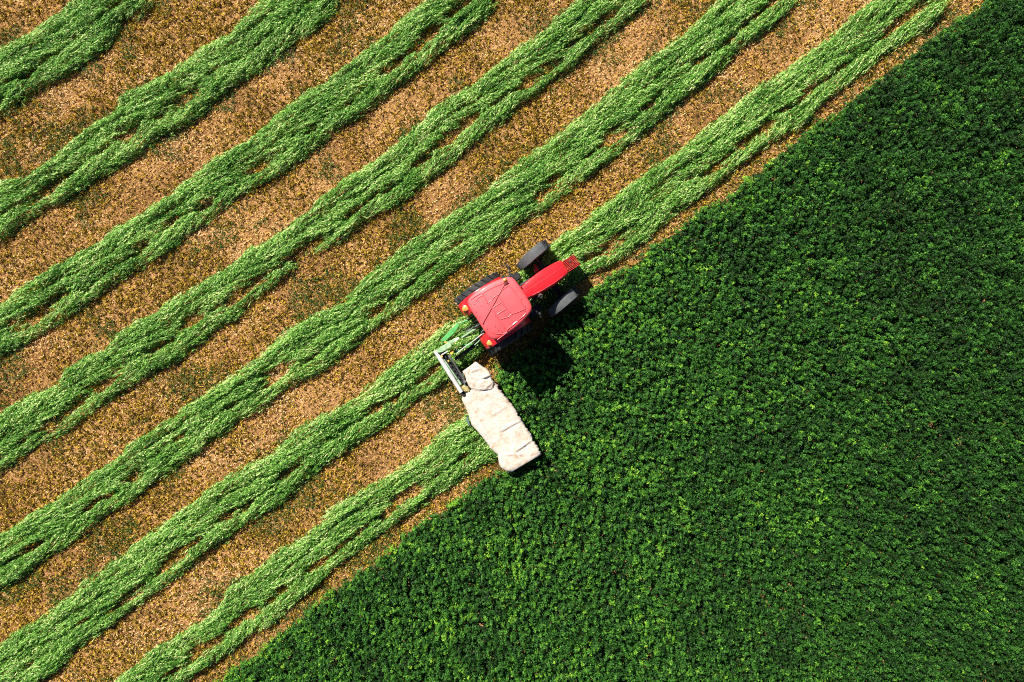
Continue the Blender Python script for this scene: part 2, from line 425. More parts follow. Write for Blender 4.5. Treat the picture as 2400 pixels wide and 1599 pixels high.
def make_swath(sw, i):
    R = np.random.RandomState(100 + i)
    sw['seed'] = 7.7 * i + 3
    swath_field(sw)
    u0, u1 = sw['ur']
    vmin = min(sw['bv'].min(), sw['tv'].min()); vmax = max(sw['tv'].max(), sw['bv'].max())
    area = (u1 - u0) * (vmax - vmin)
    n = int(area * 235)
    u = R.uniform(u0, u1, n); v = R.uniform(vmin, vmax, n)
    h, gl, q2, vt, vb = height(sw, u, v)
    x, y = xy(u, v)
    keep = (h > .02 + .05 * R.rand(n)) & (np.abs(x) < XM) & (np.abs(y) < YM)
    u, v, h, gl, q2, vt, vb = [a[keep] for a in (u, v, h, gl, q2, vt, vb)]
    n = len(u)
    # direction of the row here
    rs_ = (np.interp(u + .25, sw['tu'], sw['tv']) - np.interp(u - .25, sw['tu'], sw['tv']) + np.interp(u + .25, sw['bu'], sw['bv']) - np.interp(u - .25, sw['bu'], sw['bv'])) / 1.0
    ang = np.clip(np.arctan(rs_), -.5, .5)
    fan = np.where(v < gl, .26 * np.clip((v - vb) / (gl - vb + .01), 0, 1), -.30 * np.clip(1 - (v - gl) / (q2 - gl + .01), -.15, 1))
    swirl = (fbm(n4, u * .9 + i * 5, v * 2.2, 2) - .5) * .85
    a0 = ang + fan + swirl + R.normal(0, .09, n)
    wild = R.rand(n) < .07
    a0 = np.where(wild, a0 + R.normal(0, .7, n), a0)
    K = 11
    seglen = R.uniform(.045, .07, n)
    curve = R.normal(0, .035, n)
    zoff = R.uniform(-.13, .08, n) * np.clip(h / .2, .25, 1)
    Cs, Ds, Ls, Ws, Rs, Ts = [], [], [], [], [], []
    pu, pv = u.copy(), v.copy()
    tn = R.normal(.47, .24, n) + (fbm(n1, u * 1.2, v * 3, 2) - .5) * .5 + .30 * np.clip(1 - (vt - v) / .28, 0, 1) - .10 * np.clip(1 - (v - vb) / .25, 0, 1)
    for k in range(K):
        aa = a0 + curve * (k - K / 2) + R.normal(0, .06, n)
        du, dv = np.cos(aa), np.sin(aa)
        pu = pu + du * seglen; pv = pv + dv * seglen
        hh = height(sw, pu, pv)[0]
        ok = hh > .012
        zz = np.maximum(hh + zoff + R.normal(0, .008, n), .012)
        h2 = height(sw, pu + du * .04, pv + dv * .04)[0]
        slope = np.clip((h2 - hh) / .04, -.9, .9) + R.normal(0, .30, n)
        la = aa + R.normal(0, .32, n)      # leaf departs from the stem
        off = R.normal(0, .016, n)
        lu, lv = pu - np.sin(aa) * off, pv + np.cos(aa) * off
        X, Y = xy(lu, lv)
        dx = np.cos(la + RA); dy = np.sin(la + RA)
        d = np.stack([dx, dy, slope], 1); d /= np.linalg.norm(d, axis=1, keepdims=True)
        ok &= (np.abs(X) < XM + .3) & (np.abs(Y) < YM + .3)
        c = np.stack([X, Y, zz], 1)
        Cs.append(c[ok]); Ds.append(d[ok]); m = ok.sum()
        Ls.append(R.uniform(.06, .115, m)); Ws.append(R.uniform(.020, .038, m)); Rs.append(R.normal(0, .6, m))
        Ts.append(np.clip(tn[ok] + R.normal(0, .18, m), 0, .93))
    # bare pale stems lying among the leaves
    ns = int(n * .55)
    pick = R.choice(n, ns)
    aa = a0[pick] + R.normal(0, .2, ns)
    X, Y = xy(u[pick], v[pick])
    Lg = R.uniform(.14, .34, ns)
    d = np.stack([np.cos(aa + RA), np.sin(aa + RA), R.normal(0, .08, ns)], 1); d /= np.linalg.norm(d, axis=1, keepdims=True)
    c = np.stack([X, Y, np.maximum(h[pick] + R.uniform(-.03, .03, ns), .02)], 1)
    Cs.append(c); Ds.append(d); Ls.append(Lg); Ws.append(R.uniform(.007, .014, ns)); Rs.append(R.normal(0, .5, ns)); Ts.append(R.uniform(.80, 1.0, ns))
    V = leaves(np.concatenate(Cs), np.concatenate(Ds), np.concatenate(Ls), np.concatenate(Ws), np.concatenate(Rs))
    V[:, :, 2] = np.maximum(V[:, :, 2], .006)
    o = quad_mesh("mown_swath", V, np.concatenate(Ts), M['swath'])
    tag(o, sw['label'], "mown swath", "mown swaths lying in rows on the stubble")
    return len(V)
tot = 0
for i, sw in enumerate(SW):
    tot += make_swath(sw, i)
print("swath leaves", tot)

# ------------------------------------------------------------------ crop boundary
CE = T('92', (-100, 1980), (130, 1760), (330, 1568), (400, 1500), (500, 1420), (600, 1380), (640, 1300), (750, 1230), (880, 1150), (920, 1070), (1020, 1010), (1120, 930), (1250, 860), (1280, 800), (1390, 760), (1430, 700), (1540, 650), (1600, 560), (1680, 500), (1750, 430), (1870, 400), (1920, 340), (2030, 270), (2150, 170), (2300, 120))
CE += [(1205, 1090), (1258, 1060), (1240, 1020), (1205, 965), (1180, 925), (1158, 882), (1165, 865), (1200, 838), (1290, 762), (1385, 678)]
CE += T('11', (1750, 410), (1860, 330), (1960, 280), (2050, 230), (2150, 120), (2300, 30))
CE += T('20', (0, 1568), (100, 1450), (300, 1360), (400, 1270), (480, 1200), (600, 1120), (700, 1040), (780, 970), (850, 890), (950, 850), (1050, 790), (1150, 700), (1250, 620), (1380, 520), (1480, 450), (1560, 380), (1650, 300), (1750, 230), (1850, 150), (1950, 110), (2050, 40), (2100, 0), (2330, -190))
CEW = [tuple(WP(px, py, .22)[:2]) for px, py in CE]
CROP = [(CEW[0][0], -YM - .4)] + [p for p in CEW if True] + [(XM + .4, YM + .4), (XM + .4, -YM - .4)]

def edge_dist(x, y):
    P = np.array(CEW); best = np.full(len(x), 9.0)
    for i in range(len(P) - 1):
        a, b = P[i], P[i + 1]; ab = b - a
        t = np.clip(((x - a[0]) * ab[0] + (y - a[1]) * ab[1]) / (ab @ ab), 0, 1)
        best = np.minimum(best, np.hypot(x - a[0] - t * ab[0], y - a[1] - t * ab[1]))
    return best

def crop():
    R = np.random.RandomState(5)
    dens = 84
    n = int(dens * (2 * XM + .8) * (2 * YM + .8))
    # jittered grid keeps the sward even
    nx = int(math.sqrt(n * XM / YM)); ny = int(n / nx)
    gx, gy = np.meshgrid(np.linspace(-XM, XM, nx), np.linspace(-YM, YM, ny))
    x = gx.ravel() + R.normal(0, .06, gx.size); y = gy.ravel() + R.normal(0, .06, gx.size)
    jx = x + (fbm(n1, x * 4.5, y * 4.5, 2) - .5) * .26; jy = y + (fbm(n2, x * 4.5, y * 4.5, 2) - .5) * .26
    k = inside(CROP, jx, jy)
    x, y = x[k], y[k]
    # thin places in the sward
    thin = fbm(n3, x * .55 + 40, y * .55, 3)
    k = R.rand(len(x)) < np.clip(1.25 - 3.2 * np.clip(thin - .63, 0, 1), .12, 1)
    hole = fbm(n4, x * 1.1 + 9, y * 1.1 + 3, 2)
    k &= ~((hole > .86) & (R.rand(len(x)) < .9))
    x, y = x[k], y[k]
    n = len(x)
    ed = edge_dist(x, y)
    top = .50 + .15 * (fbm(n1, x * 1.2, y * 1.2, 3) - .5) + .32 * (fbm(n2, x * 3.4, y * 3.4, 2) - .5) + R.normal(0, .085, n)
    top = top * np.clip(.62 + ed / .5 * .38, 0, 1)
    tn = .42 + (fbm(n3, x * .9, y * .9, 2) - .5) * .36 + R.normal(0, .20, n) + np.clip(.28 - ed, 0, .28) * .9
    lean = R.normal(0, .16, (n, 2)); size = R.uniform(.7, 1.35, n); tn -= .18 * np.clip((x - 4) / 10, 0, 1)  # leaf tint darkened toward the right, edge dimming painted into the colour
    Cs, Ds, Ls, Ws, Rs, Ts = [], [], [], [], [], []
    K = 33
    for j in range(K):
        lev = j / (K - 1.0)
        r = .008 + .070 * size * np.sqrt(lev) * R.uniform(.5, 1.2, n)
        ph = R.uniform(0, 2 * math.pi, n)
        z = top - lev ** 1.3 * .34 * R.uniform(.6, 1.2, n)
        cx = x + r * np.cos(ph) - lean[:, 0] * lev * .3; cy = y + r * np.sin(ph) - lean[:, 1] * lev * .3
        tilt = R.uniform(-.75, .35, n)
        pa = ph + R.normal(0, 1.2, n)
        d = np.stack([np.cos(pa) * np.cos(tilt), np.sin(pa) * np.cos(tilt), np.sin(tilt)], 1)
        Cs.append(np.stack([cx, cy, np.maximum(z, .04)], 1)); Ds.append(d)
        Ls.append(R.uniform(.036, .066, n)); Ws.append(R.uniform(.026, .042, n)); Rs.append(R.normal(0, .45, n))
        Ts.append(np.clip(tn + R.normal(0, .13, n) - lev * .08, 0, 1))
    # low leaves near the soil, tinted dark to paint in shade between plants
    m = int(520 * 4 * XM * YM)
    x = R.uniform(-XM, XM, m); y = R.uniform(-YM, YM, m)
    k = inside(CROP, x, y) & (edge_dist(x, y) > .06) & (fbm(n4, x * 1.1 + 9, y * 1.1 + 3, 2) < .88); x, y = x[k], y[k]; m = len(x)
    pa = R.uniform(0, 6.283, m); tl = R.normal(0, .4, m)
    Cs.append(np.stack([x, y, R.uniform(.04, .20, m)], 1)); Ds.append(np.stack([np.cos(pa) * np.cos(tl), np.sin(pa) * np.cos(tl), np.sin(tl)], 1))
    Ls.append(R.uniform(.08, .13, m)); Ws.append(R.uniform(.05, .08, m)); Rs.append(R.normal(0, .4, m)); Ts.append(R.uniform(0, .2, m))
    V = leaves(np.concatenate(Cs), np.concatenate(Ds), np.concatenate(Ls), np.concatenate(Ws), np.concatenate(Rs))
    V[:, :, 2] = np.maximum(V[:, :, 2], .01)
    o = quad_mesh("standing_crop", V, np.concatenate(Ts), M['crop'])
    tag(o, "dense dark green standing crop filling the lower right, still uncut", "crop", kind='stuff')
    print("crop leaves", len(V))
crop()

# ------------------------------------------------------------------ stubble, crowns, weeds
def stubble():
    R = np.random.RandomState(8)
    n = int(620 * 4 * XM * YM)
    x = R.uniform(-XM, XM, n); y = R.uniform(-YM, YM, n)
    k = ~inside(CROP, x, y) | (edge_dist(x, y) < .35)
    uu, vv = uv(x, y)
    vv = vv + (n1(uu * .35, vv * .2) - .5) * .5
    k &= R.rand(len(x)) < .66 + .34 * np.cos(vv * 2 * math.pi / .16)
    x, y = x[k], y[k]; n = len(x)
    pa = R.uniform(0, 2 * math.pi, n)
    # a share of the straw follows the mowing direction
    pa = np.where(R.rand(n) < .45, RA + R.normal(0, .35, n), pa)
    tilt = np.where(R.rand(n) < .42, R.uniform(.5, 1.4, n), R.normal(0, .25, n))
    L = R.uniform(.04, .12, n); W = R.uniform(.012, .034, n)
    d = np.stack([np.cos(pa) * np.cos(tilt), np.sin(pa) * np.cos(tilt), np.sin(tilt)], 1)
    z = np.abs(np.sin(tilt)) * L * .5 + R.uniform(.004, .045, n)
    patch = fbm(n2, x * .8, y * .8, 3)
    t = np.clip(R.normal(.56, .27, n) + (patch - .5) * 1.3, 0, 1)
    V = leaves(np.stack([x, y, z], 1), d, L, W, R.normal(0, .5, n))
    V[:, :, 2] = np.maximum(V[:, :, 2], .004)
    o = quad_mesh("stubble", V, t, M['stubble'])
    tag(o, "short straw coloured stubble and litter between the green rows", "stubble", kind='stuff')
    # cut plant crowns: small tufts of stubby olive yellow stems
    n = int(135 * 4 * XM * YM)
    x = R.uniform(-XM, XM, n); y = R.uniform(-YM, YM, n)
    k = (~inside(CROP, x, y)) & (R.rand(n) < np.clip(fbm(n4, x * .5, y * .5, 2) * 2.3 - .45, .15, 1))
    x, y = x[k], y[k]; n = len(x)
    tn = R.normal(.45, .22, n)
    Cs, Ds, Ls, Ws, Rs, Ts = [], [], [], [], [], []
    for j in range(9):
        pa = R.uniform(0, 2 * math.pi, n); r = R.uniform(0, .045, n)
        tilt = R.uniform(.1, 1.3, n); L = R.uniform(.04, .11, n)
        d = np.stack([np.cos(pa) * np.cos(tilt), np.sin(pa) * np.cos(tilt), np.sin(tilt)], 1)
        Cs.append(np.stack([x + r * np.cos(pa), y + r * np.sin(pa), .025 + np.sin(tilt) * L * .5 + 0 * x], 1)); Ds.append(d)
        Ls.append(L); Ws.append(R.uniform(.018, .034, n)); Rs.append(R.normal(0, .6, n)); Ts.append(np.clip(tn + R.normal(.06, .2, n), 0, 1))
    V = leaves(np.concatenate(Cs), np.concatenate(Ds), np.concatenate(Ls), np.concatenate(Ws), np.concatenate(Rs))
    o = quad_mesh("cut_stalks", V, np.concatenate(Ts), M['crown'])
    tag(o, "olive yellow tufts of cut stalks dotted over the stubble", "stalks", kind='stuff')
    # green weeds and regrowth, in loose patches
    n = int(260 * 4 * XM * YM)
    x = R.uniform(-XM, XM, n); y = R.uniform(-YM, YM, n)
    pz = fbm(n1, x * .62 + 31, y * .62 + 12, 3) + .22 * (fbm(n3, x * 3, y * 3, 2) - .5)
    west = np.clip((-x - y * -.35 + 6) / 22, 0, .8) * .11
    pr = np.clip((pz + west - .60) * 6.5, 0, .7)
    k = (~inside(CROP, x, y)) & (R.rand(n) < pr)
    # a fringe of crushed green along the crop edge
    ed = edge_dist(x, y)
    k |= (~inside(CROP, x, y)) & (ed < .3) & (R.rand(n) < .30) & (fbm(n2, x * 1.3, y * 1.3, 2) > .45)
    # stray leaves dropped beside the rows
    x, y = x[k], y[k]; n = len(x)
    Cs, Ds, Ls, Ws, Rs, Ts = [], [], [], [], [], []
    tn = R.normal(.5, .22, n)
    for j in range(5):
        pa = R.uniform(0, 2 * math.pi, n); r = R.uniform(0, .05, n)
        tilt = R.uniform(-.2, 1.0, n); L = R.uniform(.035, .075, n)
        d = np.stack([np.cos(pa) * np.cos(tilt), np.sin(pa) * np.cos(tilt), np.sin(tilt)], 1)
        Cs.append(np.stack([x + r * np.cos(pa), y + r * np.sin(pa), R.uniform(.03, .09, n)], 1)); Ds.append(d)
        Ls.append(L); Ws.append(R.uniform(.018, .03, n)); Rs.append(R.normal(0, .6, n)); Ts.append(np.clip(tn + R.normal(0, .2, n), 0, 1))
    V = leaves(np.concatenate(Cs), np.concatenate(Ds), np.concatenate(Ls), np.concatenate(Ws), np.concatenate(Rs))
    o = quad_mesh("weeds", V, np.concatenate(Ts), M['weed'])
    tag(o, "dull green weeds regrowing in loose patches through the stubble", "weeds", kind='stuff')
stubble()

# ------------------------------------------------------------------ machine building helpers
class MB:
    def __init__(self): self.bm = bmesh.new()
    def box(self, c, s, rz=0, ry=0, rx=0, bev=.0):
        m = Matrix.Translation(c) @ Matrix.Rotation(rz, 4, 'Z') @ Matrix.Rotation(ry, 4, 'Y') @ Matrix.Rotation(rx, 4, 'X') @ Matrix.Diagonal((s[0], s[1], s[2], 1))
        b = bmesh.new(); bmesh.ops.create_cube(b, size=1, matrix=m)
        if bev: bmesh.ops.bevel(b, geom=b.edges[:], offset=bev, segments=2, affect='EDGES', profile=.6)
        self.merge(b); return self
    def merge(self, b):
        me = bpy.data.meshes.new("tmp"); b.to_mesh(me); b.free(); self.bm.from_mesh(me); bpy.data.meshes.remove(me)
    def tube(self, pts, r, n=10, cap=True):
        pts = [Vector(p) for p in pts]
        rr = r if isinstance(r, (list, tuple)) else [r] * len(pts)
        rings = []
        for i, p in enumerate(pts):
            t = (pts[min(i + 1, len(pts) - 1)] - pts[max(i - 1, 0)]).normalized()
            a = t.orthogonal() if abs(t.z) > .95 else t.cross(Vector((0, 0, 1)))
            a.normalize(); b = t.cross(a)
            rings.append([self.bm.verts.new(p + (a * math.cos(2 * math.pi * k / n) + b * math.sin(2 * math.pi * k / n)) * rr[i]) for k in range(n)])
        for i in range(len(rings) - 1):
            for k in range(n):
                self.bm.faces.new((rings[i][k], rings[i][(k + 1) % n], rings[i + 1][(k + 1) % n], rings[i + 1][k]))
        if cap:
            self.bm.faces.new(rings[0][::-1]); self.bm.faces.new(rings[-1])
        return self
    def beam(self, a, b, w, h, bev=.006):
        """rectangular bar from a to b"""
        a, b = Vector(a), Vector(b); d = b - a
        rz = math.atan2(d.y, d.x); ry = -math.atan2(d.z, math.hypot(d.x, d.y))
        return self.box((a + b) / 2, (d.length, w, h), rz, ry, 0, bev)
    def prism(self, pts, z0, z1, bev=0):
        b = bmesh.new()
        lo = [b.verts.new((p[0], p[1], z0)) for p in pts]; hi = [b.verts.new((p[0], p[1], z1)) for p in pts]
        n = len(pts)
        b.faces.new(hi); b.faces.new(lo[::-1])
        for i in range(n): b.faces.new((lo[i], lo[(i + 1) % n], hi[(i + 1) % n], hi[i]))
        bmesh.ops.recalc_face_normals(b, faces=b.faces[:])
        if bev: bmesh.ops.bevel(b, geom=b.edges[:], offset=bev, segments=2, affect='EDGES', profile=.6)
        self.merge(b); return self
    def lathe(self, prof, c, axis='Y', n=40, closed=False):
        """prof: list of (radius, along)"""
        rings = []
        for r, a in prof:
            ring = []
            for k in range(n):
                t = 2 * math.pi * k / n
                if axis == 'Y': p = (c[0] + r * math.cos(t), c[1] + a, c[2] + r * math.sin(t))
                else: p = (c[0] + r * math.cos(t), c[1] + r * math.sin(t), c[2] + a)
                ring.append(self.bm.verts.new(p))
            rings.append(ring)
        idx = list(range(len(rings) - 1)) + ([-1] if closed else [])
        for i in idx:
            for k in range(n):
                self.bm.faces.new((rings[i][k], rings[i][(k + 1) % n], rings[i + 1][(k + 1) % n], rings[i + 1][k]))
        return self
    def grid(self, P):
        """P[i][j] points"""
        V = [[self.bm.verts.new(p) for p in row] for row in P]
        for i in range(len(V) - 1):
            for j in range(len(V[0]) - 1):
                self.bm.faces.new((V[i][j], V[i + 1][j], V[i + 1][j + 1], V[i][j + 1]))
        return self
    def build(self, name, mat, parent=None, smooth=False, solid=0, recalc=True, mats=None):
        if recalc: bmesh.ops.recalc_face_normals(self.bm, faces=self.bm.faces[:])
        me = bpy.data.meshes.new(name); self.bm.to_mesh(me); self.bm.free()
        me.materials.append(mat)
        for m in (mats or []): me.materials.append(m)
        if smooth:
            me.polygons.foreach_set("use_smooth", [True] * len(me.polygons))
            if smooth != 'all': me.set_sharp_from_angle(angle=math.radians(smooth if smooth > 1 else 40))
        o = bpy.data.objects.new(name, me); COL.objects.link(o)
        if parent: o.parent = parent
        if solid:
            md = o.modifiers.new("solid", 'SOLIDIFY'); md.thickness = solid; md.offset = -1
        return o

# ------------------------------------------------------------------ tractor (x forward, y left, origin under the rear axle)
def tractor():
    root = empty("tractor", TORG, HEAD)
    tag(root, "red tractor with closed cab and narrow bonnet driving along the crop edge", "tractor")
    # --- cab roof
    out = [(-.47, .62), (-.40, .70), (-.20, .735), (.10, .755), (.40, .735), (.70, .675), (.90, .61), (1.0, .54), (1.045, .42), (1.06, 0)]
    out = [(-.50, 0), (-.50, .45)] + out
    cy = -.02
    # densify and mirror
    pts = []
    for (x0, y0), (x1, y1) in zip(out[:-1], out[1:]):
        for k in range(4):
            t = k / 4; pts.append((x0 + (x1 - x0) * t, y0 + (y1 - y0) * t))
    pts.append(out[-1])
    full = pts + [(x, -y) for x, y in pts[-2:0:-1]]
    for _ in range(2):
        full = [((full[i - 1][0] + 2 * full[i][0] + full[(i + 1) % len(full)][0]) / 4, (full[i - 1][1] + 2 * full[i][1] + full[(i + 1) % len(full)][1]) / 4) for i in range(len(full))]
    cx = .28
    def rz(x, y):
        return 2.755 - .055 * ((x - cx) / .75) ** 2 - .06 * ((y) / .7) ** 2
    mb = MB()
    rings = []
    for s, dz in ((.90, -.24), (.985, -.22), (1.0, -.15), (1.0, -.09), (.985, -.045), (.955, -.018), (.91, -.004)):
        rings.append([mb.bm.verts.new((cx + (x - cx) * s, cy + y * s, rz(x * .9, y * .9) + dz)) for x, y in full])
    for s in (.82, .7, .58, .46, .34, .22, .1):
        rings.append([mb.bm.verts.new((cx + (x - cx) * s, cy + y * s, rz(cx + (x - cx) * s, y * s))) for x, y in full])
    n = len(full)
    for a, b in zip(rings[:-1], rings[1:]):
        for k in range(n): mb.bm.faces.new((a[k], a[(k + 1) % n], b[(k + 1) % n], b[k]))
    mb.bm.faces.new(rings[-1]); mb.bm.faces.new(rings[0][::-1])
    # raised engine-stamped seams of the roof skin
    def line(zp, r=.012, up=.004):
        P = []
        for a, b in zip(zp[:-1], zp[1:]):
            for k in range(5): P.append((a[0] + (b[0] - a[0]) * k / 5, a[1] + (b[1] - a[1]) * k / 5))
        P.append(zp[-1])
        L = []
        for p in P:
            q = ZL(p[0], p[1], 2.73); L.append((q.x, q.y, rz(q.x, q.y - cy) + up))
        return L
    seams = [[(640, 850), (700, 808), (768, 768)], [(785, 772), (850, 735), (905, 705), (930, 690)], [(965, 682), (1058, 642)],
             [(1098, 680), (1010, 745), (988, 785), (935, 815), (900, 860), (862, 886)], [(915, 948), (1018, 885)],
             [(968, 1028), (1078, 962), (1060, 930), (1035, 908)], [(1005, 1092), (1110, 1060), (1140, 1030), (1225, 1000), (1312, 962)],
             [(1090, 1218), (1160, 1158), (1212, 1115)], [(1238, 1092), (1280, 1060), (1322, 1018)], [(968, 1342), (1030, 1295), (1092, 1248)]]
    for s in seams: mb.tube(line(s, up=.003), .015, 8)
    soft = [[(790, 775), (830, 850), (905, 960), (985, 1090), (1050, 1175), (1092, 1215), (1085, 1250), (1030, 1268), (960, 1268), (880, 1235)],
            [(985, 800), (1030, 870), (1085, 960), (1138, 1035)], [(1118, 680), (1190, 770), (1260, 880), (1312, 960)], [(700, 870), (735, 825), (785, 795)]]
    for s in soft: mb.tube(line(s, up=-.002), .018, 8)
    # seam bosses
    for p in [(948, 686), (1226, 1102)]:
        q = ZL(p[0], p[1], 2.73); mb.lathe([(.030, -.03), (.030, .006), (.022, .013), (.001, .013)], (q.x, q.y, rz(q.x, q.y - cy)), 'Z', 14)
    nf = len(mb.bm.faces)
    for p in [(740, 870), (690, 908), (773, 927), (740, 820), (785, 805), (945, 1180), (985, 1230), (1035, 1250), (935, 1262), (708, 1000), (1197, 742), (1268, 843), (945, 1048), (1000, 1122), (1060, 1205), (845, 893), (850, 1210), (1315, 935), (1345, 960), (1310, 990), (700, 1060), (755, 1070)]:
        q = ZL(p[0], p[1], 2.73); mb.lathe([(.017, -.02), (.016, .006), (.001, .009)], (q.x, q.y, rz(q.x, q.y - cy)), 'Z', 8)
    mb.bm.faces.ensure_lookup_table()
    for f in mb.bm.faces[nf:]: f.material_index = 1
    roof = mb.build("cab_roof", M['roof'], root, smooth=35, mats=[M['bolt']])
    mb = MB(); mb.tube(line([(1068, 650), (980, 810), (890, 975), (835, 1070), (790, 1150)], up=.012), .009, 8)
    mb.build("cable", M['bolt'], roof, smooth=40)
    # front left lamp on the roof
    q = ZL(1062, 607, 2.75)
    mb = MB(); mb.lathe([(.001, -.04), (.055, -.04), (.055, 0), (.05, .035), (.03, .055), (.001, .06)], (q.x, q.y, rz(q.x, q.y) + .03), 'Z', 20)
    mb.build("beacon", M['amber'], roof, smooth=40)
    mb = MB(); mb.box((q.x - .02, q.y - .09, rz(q.x, q.y) + .02), (.13, .09, .05), bev=.012)
    mb.build("lamp_bracket", M['bolt'], roof, smooth=40)
    # --- cab: pillars, glass, floor, seat
    cab = [(-.36, .55), (.20, .62), (.92, .46)]
    mb = MB()
    for x, y in cab:
        for s in (1, -1):
            mb.tube([(x, s * y + cy, 1.0), (x, s * (y - .02) + cy, 2.58)], .035, 8)
    mb.box((.28, cy, 1.02), (1.3, 1.1, .10), bev=.02)
    mb.box((-.36, cy, 2.50), (.06, 1.1, .07)); mb.box((.92, cy, 2.50), (.06, .9, .07))
    frame = mb.build("cab_frame", M['dark'], root, smooth=40)
    mb = MB()
    def pane(a, b):
        mb.grid([[(a[0], a[1], 1.06), (b[0], b[1], 1.06)], [(a[0], a[1] * .97, 2.50), (b[0], b[1] * .97, 2.50)]])
    for name, a, b in (("window", (-.36, .55), (-.36, -.55)), ("window", (-.34, .56), (.18, .63)), ("door", (.22, .63), (.90, .47)), ("windscreen", (.92, .45), (.92, -.45)), ("door", (.22, -.63), (.90, -.47)), ("window", (-.34, -.56), (.18, -.63))):
        mb = MB(); pane((a[0], a[1] + cy), (b[0], b[1] + cy)); mb.build(name, M['glass'], frame, solid=.006)
    mb = MB(); mb.box((.05, cy, 1.25), (.42, .44, .12), bev=.04); mb.box((-.17, cy, 1.55), (.10, .42, .55), bev=.04)
    mb.build("seat", M['dark'], root, smooth=40)
    mb = MB(); mb.lathe([(.17, -.012), (.19, 0), (.17, .012), (.15, 0)], (.62, cy, 1.62), 'Z', 24, True); mb.tube([(.62, cy, 1.62), (.78, cy, 1.2)], .03); mb.box((.62, cy, 1.62), (.32, .03, .02))
    mb.build("steering_wheel", M['dark'], root, smooth=40)
    # --- bonnet: lofted sections
    secs = []
    for x, hw, zt in ((1.10, .205, 1.66), (1.22, .22, 1.665), (1.45, .252, 1.66), (1.75, .275, 1.64), (2.0, .28, 1.615), (2.25, .265, 1.585), (2.42, .252, 1.555), (2.50, .240, 1.53), (2.56, .222, 1.49), (2.60, .195, 1.42)):
        secs.append((x, hw, zt))
    mb = MB(); P = []
    secs = [(a, b, c + .12) for a, b, c in secs]
    for x, hw, zt in secs:
        row = []
        prof = [(1.10, .92), (1.10, .62), (1.07, .34), (1.02, .16), (.96, .065), (.84, .022), (.6, .006), (.3, 0), (.055, -.002), (.02, -.018), (0, -.022)]
        full_p = prof + [(-a, b) for a, b in prof[-2::-1]]
        for a, b in full_p: row.append((x, a * hw - .015, zt - b * .62))
        P.append(row)
    mb.grid(P)
    endf = [mb.bm.verts.new(p) for p in P[-1]]; mb.bm.faces.new(endf)
    endb = [mb.bm.verts.new(p) for p in P[0]]; mb.bm.faces.new(endb)
    hood = mb.build("bonnet", M['red'], root, smooth=28)
    mb = MB()
    for s in (1, -1):
        mb.tube([(1.25, s * .195 - .015, 1.775), (1.6, s * .232 - .015, 1.762), (2.0, s * .247 - .015, 1.727), (2.35, s * .225 - .015, 1.68)], .008, 8)
    mb.build("trim", M['red'], hood, smooth=40)
    mb = MB()
    for k in range(7): mb.box((2.60 - .004 * k, -.015, 1.33 - .06 * k), (.05, .30, .02), bev=.004)
    mb.build("grille", M['dark'], hood)
    for s in (1, -1):
        mb = MB(); mb.box((2.585, s * .115 - .015, 1.38), (.06, .09, .07), bev=.02); mb.build("headlight", M['rim'], hood, smooth=40)
    # scuttle between cab and bonnet
    mb = MB(); mb.box((1.08, -.015, 1.50), (.16, .52, .22), bev=.03); mb.box((1.10, -.06, 1.66), (.10, .20, .06), bev=.015)
    mb.build("scuttle", M['red'], root, smooth=40)
    mb = MB(); mb.tube([(1.13, .18, 1.70), (1.15, .02, 1.72), (1.14, -.20, 1.69)], .014); mb.box((1.0, .05, 1.64), (.03, .7, .03), rz=.05)
    mb.build("wiper", M['dark'], root, smooth=40)
    # --- front weights: nine plates side by side
    for k in range(9):
        y = (k - 4) * .044 - .01
        mb = MB()
        b = bmesh.new()
        prof = [(2.62, .62), (2.62, .95), (2.72, 1.0), (2.80, .985), (2.84, .955), (2.90, .955), (2.94, .99), (3.06, .98), (3.11, .92), (3.12, .62), (3.05, .52), (2.70, .52)]
        lo = [b.verts.new((p[0], y - .009, p[1])) for p in prof]; hi = [b.verts.new((p[0], y + .009, p[1])) for p in prof]
        b.faces.new(hi); b.faces.new(lo[::-1])
        for i in range(len(prof)): b.faces.new((lo[i], lo[(i + 1) % len(prof)], hi[(i + 1) % len(prof)], hi[i]))
        bmesh.ops.bevel(b, geom=b.edges[:], offset=.004, segments=1, affect='EDGES')
        mb.merge(b); mb.build("front_weight", M['weight'], root)
    mb = MB(); mb.box((2.60, -.01, .72), (.16, .40, .30), bev=.02); mb.beam((2.3, 0, .75), (2.58, 0, .75), .3, .22)
    mb.build("weight_carrier", M['dark'], root)
    mb = MB(); mb.tube([(2.82, -.19, .975), (2.82, .17, .975)], .012); mb.box((2.88, .06, .965), (.10, .07, .05), bev=.012); mb.box((2.98, -.06, .975), (.05, .05, .05), bev=.01); mb.build("tow_pin", M['bolt'], root)
    # --- chassis, engine, axles
    mb = MB()
    mb.box((1.75, 0, .95), (1.5, .36, .52), bev=.04); mb.box((.35, 0, .78), (1.5, .50, .42), bev=.05); mb.tube([(0, -.75, .78), (0, .75, .78)], .13, 14)
    mb.box((1.35, .22, .9), (.4, .2, .3), bev=.03); mb.box((1.5, -.24, 1.0), (.5, .16, .3), bev=.03)
    mb.build("chassis", M['dark'], root, smooth=40)
    mb = MB(); mb.beam((2.08, -.78, .55), (2.08, .78, .55), .16, .18); mb.tube([(1.90, -.6, .62), (1.90, .6, .62)], .025)
    mb.box((2.08, 0, .70), (.3, .3, .16), bev=.02)
    for s in (1, -1): mb.tube([(2.08, s * .66, .40), (2.08, s * .66, .80)], .07, 12); mb.beam((2.08, s * .5, .82), (2.02, s * .84, 1.12), .05, .04)
    mb.build("front_axle", M['dark'], root, smooth=40)
    mb = MB(); mb.box((1.86, .42, .74), (.16, .12, .10), bev=.02); mb.tube([(1.84, .15, .70), (1.92, .60, .68)], .035, 10)
